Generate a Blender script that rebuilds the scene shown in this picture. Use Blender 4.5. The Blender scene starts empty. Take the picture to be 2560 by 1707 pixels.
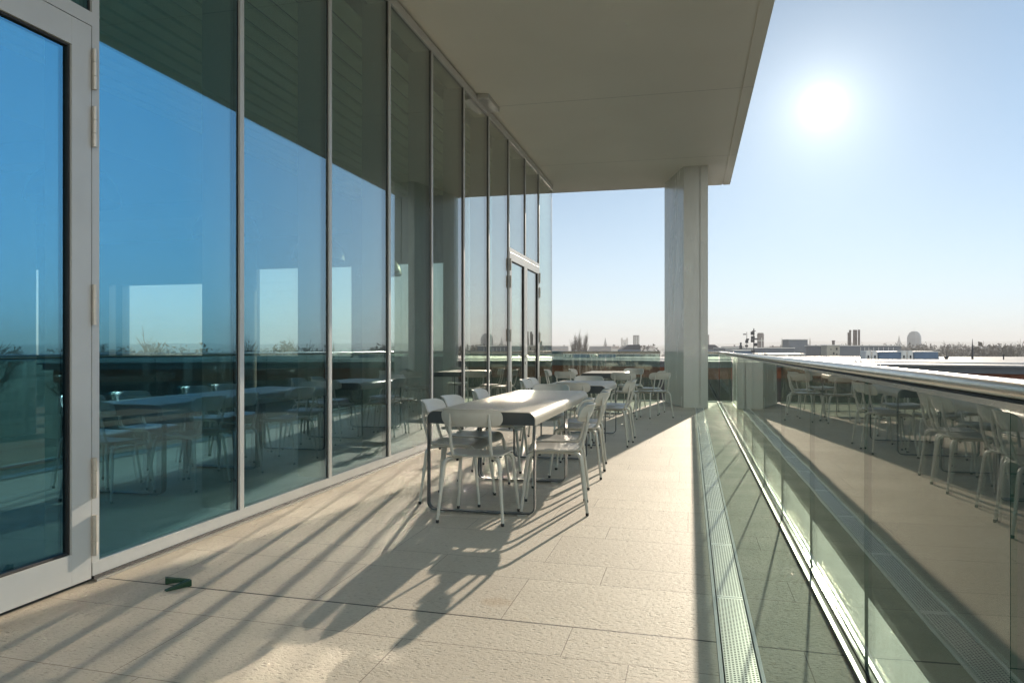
import bpy, math, random
from mathutils import Vector, Matrix
R = math.radians
PI = math.pi
SC = bpy.context.scene
COL = SC.collection

# ------------------------------------------------------------------ camera
F = 1863.0                       # focal length in photo pixels (2560 wide)
YAW = math.atan(445.0 / F)       # the camera looks this far left of the facade direction (+Y)
CZ = 1.2
cam = bpy.data.cameras.new("camera"); camo = bpy.data.objects.new("camera", cam); COL.objects.link(camo)
cam.sensor_width = 36.0; cam.lens = 36.0 * F / 2560.0; cam.shift_y = 17.5 / 2560.0
cam.clip_start = 0.05; cam.clip_end = 30000
camo.location = (0, 0, CZ); camo.rotation_euler = (R(90), 0, YAW)
SC.camera = camo
SC.render.resolution_x = 1024; SC.render.resolution_y = 682

# ------------------------------------------------------------------ sky, sun
SUN_EL = R(16.66); SUN_AZ = R(9.2)          # azimuth to the right of +Y
sund = Vector((math.sin(SUN_AZ) * math.cos(SUN_EL), math.cos(SUN_AZ) * math.cos(SUN_EL), math.sin(SUN_EL)))
w = bpy.data.worlds.new("World"); SC.world = w; w.use_nodes = True
nt = w.node_tree; nt.nodes.clear()
wout = nt.nodes.new('ShaderNodeOutputWorld'); bg = nt.nodes.new('ShaderNodeBackground')
sky = nt.nodes.new('ShaderNodeTexSky'); sky.sky_type = 'NISHITA'; sky.sun_disc = False
sky.sun_elevation = SUN_EL; sky.sun_rotation = SUN_AZ
sky.air_density = 0.42; sky.dust_density = 0.0; sky.ozone_density = 1.5; sky.altitude = 30
bg.inputs['Strength'].default_value = 0.05
skm = nt.nodes.new('ShaderNodeVectorMath'); skm.operation = 'MULTIPLY'; skm.inputs[1].default_value = (0.90, 1.08, 0.94)
nt.links.new(sky.outputs[0], skm.inputs[0]); nt.links.new(skm.outputs[0], bg.inputs['Color'])
# the bright air close round the sun
tc = nt.nodes.new('ShaderNodeTexCoord')
dt = nt.nodes.new('ShaderNodeVectorMath'); dt.operation = 'DOT_PRODUCT'; dt.inputs[1].default_value = sund
nt.links.new(tc.outputs['Generated'], dt.inputs[0])
def wm(op, a, b=None):
    n = nt.nodes.new('ShaderNodeMath'); n.operation = op
    for i, s in enumerate((a, b)):
        if s is None: continue
        if isinstance(s, (int, float)): n.inputs[i].default_value = s
        else: nt.links.new(s, n.inputs[i])
    return n.outputs[0]
ang = wm('ARCCOSINE', wm('MINIMUM', dt.outputs['Value'], 0.9999999))
def lobe(k, deg, p=1.0):
    return wm('MULTIPLY', wm('EXPONENT', wm('MULTIPLY', wm('POWER', wm('DIVIDE', ang, R(deg)), p), -1.0)), k)
# added sky lobes out of view: blue for glass reflections, rear as shadow fill
haz = Vector((math.sin(R(57)) * math.cos(R(18)), math.cos(R(57)) * math.cos(R(18)), math.sin(R(18))))  # direction of the added blue lobe
dt2 = nt.nodes.new('ShaderNodeVectorMath'); dt2.operation = 'DOT_PRODUCT'; dt2.inputs[1].default_value = haz
nt.links.new(tc.outputs['Generated'], dt2.inputs[0])
ang2 = wm('ARCCOSINE', wm('MINIMUM', dt2.outputs['Value'], 0.9999999))
blue_lobe = wm('MULTIPLY', wm('EXPONENT', wm('MULTIPLY', wm('POWER', wm('DIVIDE', ang2, R(27)), 3.0), -1.0)), 0.30)
dt3 = nt.nodes.new('ShaderNodeVectorMath'); dt3.operation = 'DOT_PRODUCT'
dt3.inputs[1].default_value = (math.sin(R(140)) * math.cos(R(18)), math.cos(R(140)) * math.cos(R(18)), math.sin(R(18)))
nt.links.new(tc.outputs['Generated'], dt3.inputs[0])
ang3 = wm('ARCCOSINE', wm('MINIMUM', dt3.outputs['Value'], 0.9999999))
rear = wm('MULTIPLY', wm('EXPONENT', wm('MULTIPLY', wm('POWER', wm('DIVIDE', ang3, R(58)), 3.0), -1.0)), 0.42)
glow = wm('ADD', wm('ADD', lobe(8.0, 0.25), lobe(0.22, 1.6)), wm('ADD', wm('ADD', lobe(0.17, 6.5), lobe(0.045, 20.0)), rear))
bg4 = nt.nodes.new('ShaderNodeBackground'); bg4.inputs['Color'].default_value = (0.30, 0.60, 1.0, 1)
nt.links.new(blue_lobe, bg4.inputs['Strength'])
bg2 = nt.nodes.new('ShaderNodeBackground'); bg2.inputs['Color'].default_value = (0.97, 0.96, 0.86, 1)
nt.links.new(glow, bg2.inputs['Strength'])
# pale band of haze along the horizon
sxyz = nt.nodes.new('ShaderNodeSeparateXYZ'); nt.links.new(tc.outputs['Generated'], sxyz.inputs[0])
elev = wm('MULTIPLY', wm('ARCSINE', wm('MAXIMUM', wm('MINIMUM', sxyz.outputs[2], 1.0), 0.0)), 180 / PI)
hf = wm('MULTIPLY', wm('EXPONENT', wm('MULTIPLY', wm('DIVIDE', elev, 9.0), -1.0)), 0.94)
bg3 = nt.nodes.new('ShaderNodeBackground'); bg3.inputs['Color'].default_value = (0.92, 0.95, 0.95, 1); bg3.inputs['Strength'].default_value = 0.30
mxw = nt.nodes.new('ShaderNodeMixShader'); nt.links.new(hf, mxw.inputs[0])
nt.links.new(bg.outputs[0], mxw.inputs[1]); nt.links.new(bg3.outputs[0], mxw.inputs[2])
addw = nt.nodes.new('ShaderNodeAddShader')
nt.links.new(mxw.outputs[0], addw.inputs[0]); nt.links.new(bg2.outputs[0], addw.inputs[1])
addx = nt.nodes.new('ShaderNodeAddShader')
nt.links.new(addw.outputs[0], addx.inputs[0]); nt.links.new(bg4.outputs[0], addx.inputs[1])
nt.links.new(addx.outputs[0], wout.inputs['Surface'])
sl = bpy.data.lights.new("sun", 'SUN'); sl.energy = 2.45; sl.angle = R(0.5); sl.color = (1.0, 0.86, 0.68)
so = bpy.data.objects.new("sun", sl); COL.objects.link(so)
so.rotation_euler = sund.to_track_quat('Z', 'Y').to_euler(); so.location = (3, 20, 10)
SC.view_settings.view_transform = 'Standard'; SC.view_settings.look = 'None'
SC.view_settings.exposure = 1.50; SC.view_settings.gamma = 1.0; SC.view_settings.use_curve_mapping = False
SC.render.engine = 'CYCLES'
cy = SC.cycles
cy.use_denoising = True; cy.max_bounces = 14; cy.diffuse_bounces = 5; cy.glossy_bounces = 6
cy.transparent_max_bounces = 24; cy.transmission_bounces = 4; cy.volume_bounces = 0
cy.sample_clamp_indirect = 0.0; cy.blur_glossy = 0.0
cy.use_guiding = True; cy.use_surface_guiding = True; cy.use_volume_guiding = False; cy.guiding_training_samples = 128
cy.light_sampling_threshold = 0.0; cy.caustics_reflective = True; cy.caustics_refractive = False

# ------------------------------------------------------------------ materials
class NT:
    def __init__(s, name):
        s.m = bpy.data.materials.new(name); s.m.use_nodes = True
        s.t = s.m.node_tree; s.t.nodes.clear()
        s.out = s.t.nodes.new('ShaderNodeOutputMaterial')
    def n(s, kind, **kw):
        x = s.t.nodes.new('ShaderNode' + kind)
        for k, v in kw.items(): setattr(x, k, v)
        return x
    def l(s, a, b): s.t.links.new(a, b)
    def setin(s, sock, v):
        if isinstance(v, bpy.types.NodeSocket): s.l(v, sock)
        elif isinstance(v, (tuple, list)) and len(v) == 3 and sock.type == 'RGBA': sock.default_value = (*v, 1)
        else: sock.default_value = v
    def math(s, op, a, b=0.0, c=None):
        x = s.n('Math', operation=op); s.setin(x.inputs[0], a); s.setin(x.inputs[1], b)
        if c is not None: s.setin(x.inputs[2], c)
        return x.outputs[0]
    def mix(s, f, a, b):
        x = s.n('Mix', data_type='RGBA'); s.setin(x.inputs[0], f); s.setin(x.inputs[6], a); s.setin(x.inputs[7], b)
        return x.outputs[2]
    def ramp(s, v, lo, hi):
        x = s.n('MapRange'); s.setin(x.inputs[0], v); x.inputs[1].default_value = lo; x.inputs[2].default_value = hi
        return x.outputs[0]
    def coord(s, sc=(1, 1, 1), kind='Object'):
        c = s.n('TexCoord'); m = s.n('Mapping'); m.inputs['Scale'].default_value = sc
        s.l(c.outputs[kind], m.inputs[0]); return m.outputs[0]
    def noise(s, v, scale, detail=3, rough=0.5):
        x = s.n('TexNoise'); s.l(v, x.inputs['Vector']); x.inputs['Scale'].default_value = scale
        x.inputs['Detail'].default_value = detail; x.inputs['Roughness'].default_value = rough
        return x.outputs['Fac']
    def bump(s, h, strength, dist):
        x = s.n('Bump'); x.inputs['Strength'].default_value = strength; x.inputs['Distance'].default_value = dist
        s.l(h, x.inputs['Height']); return x.outputs[0]
    def bsdf(s, col, rough=0.5, metal=0.0, normal=None, spec=0.5, coat=0.0):
        b = s.n('BsdfPrincipled'); s.setin(b.inputs['Base Color'], col); s.setin(b.inputs['Roughness'], rough)
        s.setin(b.inputs['Metallic'], metal); b.inputs['Specular IOR Level'].default_value = spec
        b.inputs['Coat Weight'].default_value = coat
        if normal is not None: s.l(normal, b.inputs['Normal'])
        s.l(b.outputs[0], s.out.inputs[0]); return b

def plain(name, col, rough=0.6, metal=0.0, var=0.12, scale=6.0, bump=0.0, bscale=200.0, spec=0.5, coat=0.0, stretch=(1, 1, 1)):
    t = NT(name); v = t.coord(stretch)
    n = t.noise(v, scale, 5, 0.6)
    lo = tuple(c * (1 - var) for c in col); hi = tuple(min(1, c * (1 + var)) for c in col)
    c = t.mix(t.ramp(n, 0.3, 0.7), lo, hi)
    nm = t.bump(t.noise(v, bscale, 3), bump, 0.002) if bump else None
    n2 = t.noise(v, scale * 2.3, 4)
    r = t.math('ADD', t.math('MULTIPLY', n2, 0.16), rough - 0.08)
    t.bsdf(c, r, metal, nm, spec, coat)
    return t.m

M = {}
M['frame'] = plain('frame_paint', (0.52, 0.515, 0.49), 0.34, var=0.05, scale=3, bump=0.05, bscale=900)
M['fin'] = plain('fin_paint', (0.28, 0.27, 0.25), 0.6, var=0.05)
M['gasket'] = plain('gasket_rubber', (0.012, 0.012, 0.012), 0.6, var=0.1)
M['chair'] = plain('chair_paint', (0.54, 0.515, 0.455), 0.38, var=0.04, scale=5, bump=0.03, bscale=700, spec=0.6)
M['seat'] = plain('chair_paint_shaded', (0.42, 0.41, 0.375), 0.33, var=0.05, scale=5, bump=0.03, bscale=700, spec=0.8)  # same paint as the chair, darkened to stand for shade on the seats
M['black'] = plain('black_rubber', (0.015, 0.015, 0.015), 0.6)
M['tframe'] = plain('table_frame_paint', (0.028, 0.040, 0.045), 0.34, var=0.08, spec=0.7)
M['steel'] = plain('brushed_steel', (0.62, 0.59, 0.54), 0.24, 1.0, var=0.06, scale=5, bump=0.05, bscale=60, stretch=(12, 1, 12))
M['alu'] = plain('alu_dull', (0.55, 0.55, 0.53), 0.38, 1.0, var=0.08, scale=14)
M['hinge'] = plain('hinge_alu', (0.55, 0.50, 0.43), 0.38, 0.6, var=0.08, scale=14)
M['render_white'] = plain('ledge_concrete', (0.84, 0.83, 0.78), 0.7, var=0.05, scale=9, bump=0.5, bscale=120)
M['wedge'] = plain('wedge_rubber', (0.012, 0.05, 0.02), 0.45, var=0.2)
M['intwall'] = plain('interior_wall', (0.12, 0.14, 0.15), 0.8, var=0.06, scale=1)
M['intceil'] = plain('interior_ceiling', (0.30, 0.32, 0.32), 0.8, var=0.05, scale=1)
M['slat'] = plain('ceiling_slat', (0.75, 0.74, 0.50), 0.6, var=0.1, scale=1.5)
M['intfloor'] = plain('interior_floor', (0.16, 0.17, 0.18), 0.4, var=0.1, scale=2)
M['pendant'] = plain('pendant_enamel', (0.10, 0.10, 0.10), 0.4)

# tabletop: satin painted sheet, faint brushing
t = NT('tabletop_paint'); v = t.coord((1, 9, 1)); v2 = t.coord()
g = t.noise(v, 12, 5, 0.7); s2 = t.noise(v2, 2.5, 4)
t.bsdf(t.mix(t.ramp(g, 0.25, 0.75), (0.42, 0.375, 0.30), (0.50, 0.45, 0.37)), t.math('ADD', 0.34, t.math('MULTIPLY', s2, 0.2)),
       0.0, t.bump(g, 0.12, 0.001), 0.3)
M['ttop'] = t.m

# soffit
t = NT('soffit_render'); v = t.coord()
g = t.noise(v, 0.5, 5, 0.6); f1 = t.noise(v, 160, 3)
c = t.n('TexCoord'); sx = t.n('SeparateXYZ'); t.l(c.outputs['Object'], sx.inputs[0])
def groove(sock, pos, wd):
    return t.math('LESS_THAN', t.math('ABSOLUTE', t.math('SUBTRACT', sock, pos)), wd)
line = t.math('MAXIMUM', t.math('MAXIMUM', groove(sx.outputs[1], 11.0, .006), groove(sx.outputs[1], 14.8, .006)),
              t.math('MAXIMUM', groove(sx.outputs[1], 7.2, .006), groove(sx.outputs[1], 3.4, .006)))
base = t.mix(t.ramp(g, 0.3, 0.7), (0.80, 0.76, 0.67), (0.85, 0.81, 0.72))
base = t.mix(t.math('MULTIPLY', t.ramp(f1, 0.60, 0.72), 0.25), base, (0.40, 0.38, 0.33))
base = t.mix(t.math('MULTIPLY', line, 0.55), base, (0.2, 0.18, 0.15))
t.bsdf(base, 0.75, 0, t.bump(t.math('SUBTRACT', f1, t.math('MULTIPLY', line, 3)), 0.15, 0.002), 0.3)
M['soffit'] = t.m

# column cladding
t = NT('column_cladding'); v = t.coord((1, 1, .25)); v2 = t.coord()
g = t.noise(v, 2.2, 5, 0.6)
f1 = t.noise(v2, 220, 2)
t.bsdf(t.mix(t.ramp(g, 0.3, 0.7), (0.60, 0.59, 0.54), (0.68, 0.665, 0.61)), t.math('ADD', 0.14, t.math('MULTIPLY', t.ramp(g, .3, .7), 0.2)), 0,
       t.bump(f1, 0.04, 0.001), 0.5)
M['column'] = t.m

# paving: rows 0.60 / 0.32 m across, random slab lengths, pitted stone
t = NT('stone_paving')
c = t.n('TexCoord'); sx = t.n('SeparateXYZ'); t.l(c.outputs['Object'], sx.inputs[0])
X, Y = sx.outputs[0], sx.outputs[1]
yy = t.math('ADD', t.math('SUBTRACT', Y, 3.165), t.math('MULTIPLY', X, 0.045))
q = t.math('DIVIDE', yy, 0.92); qi = t.math('FLOOR', q); qf = t.math('MULTIPLY', t.math('FRACT', q), 0.92)
big = t.math('LESS_THAN', qf, 0.60)
rowid = t.math('ADD', t.math('MULTIPLY', qi, 2.0), t.math('SUBTRACT', 1.0, big))
wn = t.n('TexWhiteNoise', noise_dimensions='1D'); t.l(rowid, wn.inputs['W'])
xx = t.math('DIVIDE', t.math('ADD', X, t.math('MULTIPLY', wn.outputs['Value'], 3.0)), 0.93)
xi = t.math('FLOOR', xx); xf = t.math('MULTIPLY', t.math('FRACT', xx), 0.93)
JW = 0.0022
def near(sock, p, wd): return t.math('LESS_THAN', t.math('ABSOLUTE', t.math('SUBTRACT', sock, p)), wd)
jy = t.math('MAXIMUM', t.math('MAXIMUM', near(qf, 0, JW), near(qf, 0.60, JW)), near(qf, 0.92, JW))
jx = t.math('MAXIMUM', near(xf, 0, JW * .8), near(xf, 0.93, JW * .8))
expj = near(yy, 0, 0.0065)
cv = t.n('CombineXYZ'); t.l(rowid, cv.inputs[0]); t.l(xi, cv.inputs[1])
wn2 = t.n('TexWhiteNoise', noise_dimensions='2D'); t.l(cv.outputs[0], wn2.inputs['Vector'])
v = t.coord(); vs = t.coord((0.62, 1.35, 1))
n1 = t.noise(v, 1.3, 5, 0.6); n2 = t.noise(v, 38, 5, 0.65); n3 = t.noise(vs, 70, 4, 0.6); n4 = t.noise(v, 300, 2)
vor = t.n('TexVoronoi'); t.l(vs, vor.inputs['Vector']); vor.inputs['Scale'].default_value = 34
wob = t.noise(v, 55, 2)
pit = t.math('SUBTRACT', 1.0, t.ramp(t.math('ADD', vor.outputs['Distance'], t.math('MULTIPLY', t.math('SUBTRACT', wob, .5), .5)), 0.10, 0.26))
pmask = t.ramp(t.noise(v, 14, 3), 0.42, 0.56)
pit = t.math('MULTIPLY', pit, pmask)
col = t.mix(t.ramp(n1, 0.3, 0.7), (0.475, 0.42, 0.335), (0.575, 0.515, 0.42))
col = t.mix(t.math('MULTIPLY', wn2.outputs['Value'], 0.45), col, (0.41, 0.355, 0.29))
col = t.mix(t.math('MULTIPLY', t.ramp(n2, 0.45, 0.72), 0.35), col, (0.62, 0.55, 0.46))
col = t.mix(t.math('MULTIPLY', t.ramp(n3, 0.55, 0.68), 0.45), col, (0.28, 0.23, 0.17))
col = t.mix(t.math('MULTIPLY', pit, 0.42), col, (0.19, 0.16, 0.12))
# a small rust stain and a dirt band by the glass wall
dx = t.math('DIVIDE', t.math('ADD', X, 0.89), 0.095); dy = t.math('DIVIDE', t.math('SUBTRACT', Y, 3.42), 0.075)
rr = t.math('ADD', t.math('MULTIPLY', dx, dx), t.math('MULTIPLY', dy, dy))
stain = t.math('SUBTRACT', 1.0, t.ramp(t.math('ADD', rr, t.math('MULTIPLY', t.noise(v, 30, 3), 0.9)), 0.7, 1.4))
col = t.mix(t.math('MULTIPLY', stain, 0.4), col, (0.36, 0.24, 0.13))
edge = t.math('SUBTRACT', 1.0, t.ramp(t.math('ADD', t.math('ADD', X, 3.0), t.math('MULTIPLY', t.noise(v, 6, 4), 0.14)), 0.08, 0.34))
col = t.mix(t.math('MULTIPLY', edge, 0.35), col, (0.27, 0.21, 0.14))
strip_shade = t.math('MULTIPLY', t.math('GREATER_THAN', X, 0.265), t.ramp(t.noise(v, 2.5, 5), 0.2, 0.6))  # green shade of the railing glass, painted into the strip beside the drain
col = t.mix(t.math('MULTIPLY', strip_shade, 0.5), col, (0.20, 0.205, 0.13))
joint = t.math('MAXIMUM', jy, jx)
col = t.mix(t.math('MULTIPLY', joint, 0.78), col, (0.13, 0.10, 0.075))
col = t.mix(t.math('MULTIPLY', expj, 0.93), col, (0.03, 0.03, 0.025))
dash = t.ramp(n3, 0.53, 0.66)
h = t.math('SUBTRACT', t.math('MULTIPLY', n2, 0.9), t.math('MULTIPLY', dash, 0.5))
h = t.math('ADD', h, t.math('MULTIPLY', n4, 0.12))
h = t.math('SUBTRACT', h, t.math('MULTIPLY', pit, 0.62))
h = t.math('SUBTRACT', h, t.math('MULTIPLY', t.math('MAXIMUM', joint, expj), 0.9))
t.bsdf(col, 0.62, 0, t.bump(h, 0.62, 0.0042), 0.35)
M['paving'] = t.m

# perforated drain cover
t = NT('perforated_steel')
c = t.n('TexCoord'); sx = t.n('SeparateXYZ'); t.l(c.outputs['Object'], sx.inputs[0])
fx = t.math('FRACT', t.math('ADD', t.math('DIVIDE', sx.outputs[0], 0.0135), 0.5)); fy = t.math('FRACT', t.math('DIVIDE', sx.outputs[1], 0.0165))
hx = t.math('LESS_THAN', t.math('ABSOLUTE', t.math('SUBTRACT', fx, .5)), 0.29)
hy = t.math('LESS_THAN', t.math('ABSOLUTE', t.math('SUBTRACT', fy, .5)), 0.24)
inx = t.math('LESS_THAN', t.math('ABSOLUTE', sx.outputs[0]), 0.0585)
iny = t.math('LESS_THAN', t.math('ABSOLUTE', sx.outputs[1]), 0.482)
hole = t.math('MULTIPLY', t.math('MULTIPLY', hx, hy), t.math('MULTIPLY', inx, iny))
nz = t.noise(t.coord(), 18, 4)
t.bsdf(t.mix(hole, t.mix(nz, (0.58, 0.58, 0.54), (0.72, 0.72, 0.68)), (0.01, 0.01, 0.01)),
       t.math('ADD', 0.34, t.math('MULTIPLY', hole, .5)), t.math('MULTIPLY', t.math('SUBTRACT', 1.0, hole), 0.35), None, 0.5)
M['grate'] = t.m

def glass(name, f0, tint, dirt=0.02, wave=0.0, wscale=0.6, k=1.0, streak=False, gtint=(0.97, 0.99, 1.0)):
    t = NT(name)
    g = t.n('NewGeometry')
    d = t.n('VectorMath', operation='DOT_PRODUCT'); t.l(g.outputs['Normal'], d.inputs[0]); t.l(g.outputs['Incoming'], d.inputs[1])
    cs = t.math('MINIMUM', t.math('ABSOLUTE', d.outputs['Value']), 1.0)
    fr = t.math('MULTIPLY', t.math('ADD', f0, t.math('MULTIPLY', t.math('POWER', t.math('SUBTRACT', 1.0, cs), 5.0), 1 - f0)), k)
    fr = t.math('MINIMUM', fr, 0.97)
    gl = t.n('BsdfGlossy'); gl.inputs['Roughness'].default_value = 0.0; t.l(t.mix(t.ramp(t.math('SUBTRACT', 1.0, cs), 0.40, 0.72), gtint, (1.0, 0.985, 0.96)), gl.inputs['Color'])
    if wave:
        t.l(t.bump(t.noise(t.coord(), wscale, 1, 0.4), 1.0, wave), gl.inputs['Normal'])
    tr = t.n('BsdfTransparent')
    v = t.coord((1, 1, 0.12) if streak else (1, 1, 1))
    nz = t.noise(v, 9 if streak else 2.0, 5, 0.65)
    tr_col = t.mix(t.ramp(nz, .3, .7), tuple(c * .84 for c in tint), tint) if streak else t.mix(0.0, tint, tint)
    t.l(tr_col, tr.inputs['Color'])
    m1 = t.n('MixShader'); t.l(fr, m1.inputs[0]); t.l(tr.outputs[0], m1.inputs[1]); t.l(gl.outputs[0], m1.inputs[2])
    df = t.n('BsdfDiffuse'); df.inputs['Color'].default_value = (0.62, 0.64, 0.58, 1)
    m2 = t.n('MixShader'); t.l(t.math('MULTIPLY', t.ramp(nz, .35, .75), dirt), m2.inputs[0]); t.l(m1.outputs[0], m2.inputs[1]); t.l(df.outputs[0], m2.inputs[2])
    t.l(m2.outputs[0], t.out.inputs[0]); return t.m
M['fglass'] = glass('facade_glass', 0.27, (0.79, 0.87, 0.82), 0.002, wave=0.0016, wscale=0.55, gtint=(0.30, 0.74, 1.0))
M['rglass'] = glass('railing_glass', 0.10, (0.79, 0.89, 0.83), 0.016, wave=0.0011, wscale=1.3, streak=True, gtint=(0.88, 0.97, 1.0))
M['cglass'] = glass('clear_glass', 0.04, (0.95, 0.97, 0.95), 0.0)
M['gedge'] = plain('glass_edge', (0.012, 0.055, 0.042), 0.15, var=0.1, spec=0.8)

# ------------------------------------------------------------------ mesh helpers
class MB:
    def __init__(s): s.v = []; s.f = []; s.mi = []
    def add(s, vs, fs, mi=0):
        o = len(s.v); s.v += [tuple(x) for x in vs]
        for f in fs: s.f.append([i + o for i in f]); s.mi.append(mi)
        return s
    def box(s, x0, x1, y0, y1, z0, z1, mi=0, cap=None):
        vs = [(x, y, z) for z in (z0, z1) for y in (y0, y1) for x in (x0, x1)]
        fs = [(0, 2, 3, 1), (4, 5, 7, 6), (0, 1, 5, 4), (1, 3, 7, 5), (3, 2, 6, 7), (2, 0, 4, 6)]
        o = len(s.v); s.v += vs
        for k, f in enumerate(fs):
            s.f.append([i + o for i in f]); s.mi.append(mi if cap is None else cap[k])
        return s
    def prism(s, poly, z0, z1, mi=0):
        n = len(poly)
        vs = [(x, y, z0) for x, y in poly] + [(x, y, z1) for x, y in poly]
        fs = [tuple(range(n))[::-1], tuple(range(n, 2 * n))] + [(i, (i + 1) % n, n + (i + 1) % n, n + i) for i in range(n)]
        return s.add(vs, fs, mi)
    def tube(s, pts, rad, n=10, mi=0, cap=True):
        P = [Vector(p) for p in pts]; k = len(P)
        if isinstance(rad, (int, float)): rad = [rad] * k
        T = []
        for i in range(k):
            a = P[max(i - 1, 0)]; b = P[min(i + 1, k - 1)]; T.append((b - a).normalized())
        ref = Vector((0, 0, 1)) if abs(T[0].z) < 0.9 else Vector((1, 0, 0))
        nrm = (ref - T[0] * ref.dot(T[0])).normalized(); vs = []
        for i in range(k):
            nrm = (nrm - T[i] * nrm.dot(T[i])).normalized(); bn = T[i].cross(nrm)
            for j in range(n):
                a = 2 * PI * j / n; vs.append(P[i] + (nrm * math.cos(a) + bn * math.sin(a)) * rad[i])
        fs = [(i * n + j, i * n + (j + 1) % n, (i + 1) * n + (j + 1) % n, (i + 1) * n + j) for i in range(k - 1) for j in range(n)]
        if cap: fs += [tuple(range(n))[::-1], tuple(range((k - 1) * n, k * n))]
        return s.add(vs, fs, mi)
    def lathe(s, prof, n=24, c=(0, 0, 0), mi=0, a0=0.0):
        vs = []; k = len(prof)
        for r, z in prof:
            for j in range(n):
                a = a0 + 2 * PI * j / n; vs.append((c[0] + r * math.cos(a), c[1] + r * math.sin(a), c[2] + z))
        fs = [(i * n + j, i * n + (j + 1) % n, (i + 1) * n + (j + 1) % n, (i + 1) * n + j) for i in range(k - 1) for j in range(n)]
        fs += [tuple(range(n))[::-1], tuple(range((k - 1) * n, k * n))]
        return s.add(vs, fs, mi)
    def sheet(s, fn, nu, nv, mi=0):   # fn(u,v)->(top,bottom) points, closed shell
        top = []; bot = []
        for j in range(nv + 1):
            for i in range(nu + 1):
                a, b = fn(i / nu, j / nv); top.append(a); bot.append(b)
        W = nu + 1; N = len(top)
        fs = []
        for j in range(nv):
            for i in range(nu):
                a = j * W + i; fs.append((a, a + 1, a + 1 + W, a + W)); fs.append((N + a, N + a + W, N + a + 1 + W, N + a + 1))
        ring = [i for i in range(W)] + [j * W + nu for j in range(1, nv + 1)] + [nv * W + i for i in range(nu - 1, -1, -1)] + [j * W for j in range(nv - 1, 0, -1)]
        for k in range(len(ring)):
            a = ring[k]; b = ring[(k + 1) % len(ring)]; fs.append((b, a, N + a, N + b))
        return s.add(top + bot, fs, mi)
    def build(s, name, mats, parent=None, smooth=None, loc=None, bevel=0.0):
        me = bpy.data.meshes.new(name); me.from_pydata(s.v, [], s.f)
        if not isinstance(mats, (list, tuple)): mats = [mats]
        for m in mats: me.materials.append(m)
        for p, k in zip(me.polygons, s.mi): p.material_index = k
        if smooth is not None:
            for p in me.polygons: p.use_smooth = True
            me.set_sharp_from_angle(angle=R(smooth))
        me.update()
        o = bpy.data.objects.new(name, me); COL.objects.link(o)
        if loc: o.location = loc
        if parent: o.parent = parent
        if bevel:
            b = o.modifiers.new("bevel", 'BEVEL'); b.width = bevel; b.segments = 2; b.limit_method = 'ANGLE'
        return o

def tag(o, label=None, cat=None, group=None, kind=None):
    if label: o['label'] = label
    if cat: o['category'] = cat
    if group: o['group'] = group
    if kind: o['kind'] = kind
    return o
def empty(name, loc=(0, 0, 0), rz=0.0, **kw):
    o = bpy.data.objects.new(name, None); o.empty_display_size = 0.1; COL.objects.link(o)
    o.location = loc; o.rotation_euler = (0, 0, rz); return tag(o, **kw)
def copy_tree(o, parent=None):
    c = o.copy(); COL.objects.link(c); c.parent = parent
    for ch in list(o.children): copy_tree(ch, c)
    return c
def arc(c, r, a0, a1, n):
    return [(c[0] + r * math.cos(a0 + (a1 - a0) * i / n), c[1] + r * math.sin(a0 + (a1 - a0) * i / n)) for i in range(n + 1)]
def rounded(P, r, n=6):    # polyline with rounded corners
    P = [Vector(p) for p in P]; out = [P[0]]
    for i in range(1, len(P) - 1):
        a, b, c = P[i - 1], P[i], P[i + 1]
        r1 = min(r if not isinstance(r, list) else r[i - 1], (a - b).length * .49, (c - b).length * .49)
        p = b + (a - b).normalized() * r1; q = b + (c - b).normalized() * r1
        for k in range(n + 1):
            u = k / n; out.append(p * (1 - u) ** 2 + b * 2 * u * (1 - u) + q * u * u)
    out.append(P[-1]); return out
FW = Vector((-math.sin(YAW), math.cos(YAW), 0)); RT = Vector((math.cos(YAW), math.sin(YAW), 0))
def at(u, d, z=0.0):        # a surveyed bearing (photo column) and distance -> world point
    p = FW * d + RT * ((u - 1280.0) / F * d); return Vector((p.x, p.y, z))
def hz(v, d): return CZ - (v - 871.0) * d / F

# ------------------------------------------------------------------ terrace, ledge
GZ = -12.0
SO = 4.884                       # soffit height
FX = -3.0                        # facade front plane
tf = MB().box(-3.02, 0.105, -6, 17.4, -0.25, 0).box(0.268, 0.585, -6, 17.4, -0.25, 0).box(-9, -3.02, 16.62, 17.4, -0.25, 0)
tf.box(0.105, 0.268, -6, 17.4, -0.25, -0.06)
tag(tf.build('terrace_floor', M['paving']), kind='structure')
tag(MB().box(0.66, 0.845, -6, 17.4, -0.4, -0.004).box(-9, 0.845, 17.4, 17.62, -0.4, -0.004).build('ledge', M['render_white'], bevel=0.01), kind='structure')

# ------------------------------------------------------------------ the building
bld = empty('building', (-3, 8, 0), label='glass walled building with a deep overhanging concrete roof on one angled column', cat='building')
bld_off = Vector((3, -8, 0))
def bp(mb, name, mat, parent=None, **kw):
    o = mb.build(name, mat, **kw); p = parent or bld
    o.parent = p
    if p is bld: o.location = Vector(o.location) + bld_off
    return o
# roof: soffit + edge strip with groove
rf = MB().box(-20, 0.700, -6, 17.45, SO, SO + .55)
rf.box(0.700, 0.722, -6, 17.45, SO + .02, SO + .55)
rf.box(0.722, 0.875, -6, 17.45, SO, SO + .55)
bp(rf, 'roof', M['soffit'])
bp(MB().box(-20, 0.584, -6, 17.3, GZ, -0.26), 'wall', M['column'])
# column
cp = MB().prism([(-.126, 15.5), (.186, 15.5), (.186, 15.53), (.202, 15.53), (.202, 15.5), (.352, 15.5), (.352, 17.34), (-.555, 17.34), (-.555, 17.03)], 0.001, SO - .001)
cp.box(-.09, .34, 15.53, 16.9, 0.0, 0.001)
bp(cp, 'column', M['column'])
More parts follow.
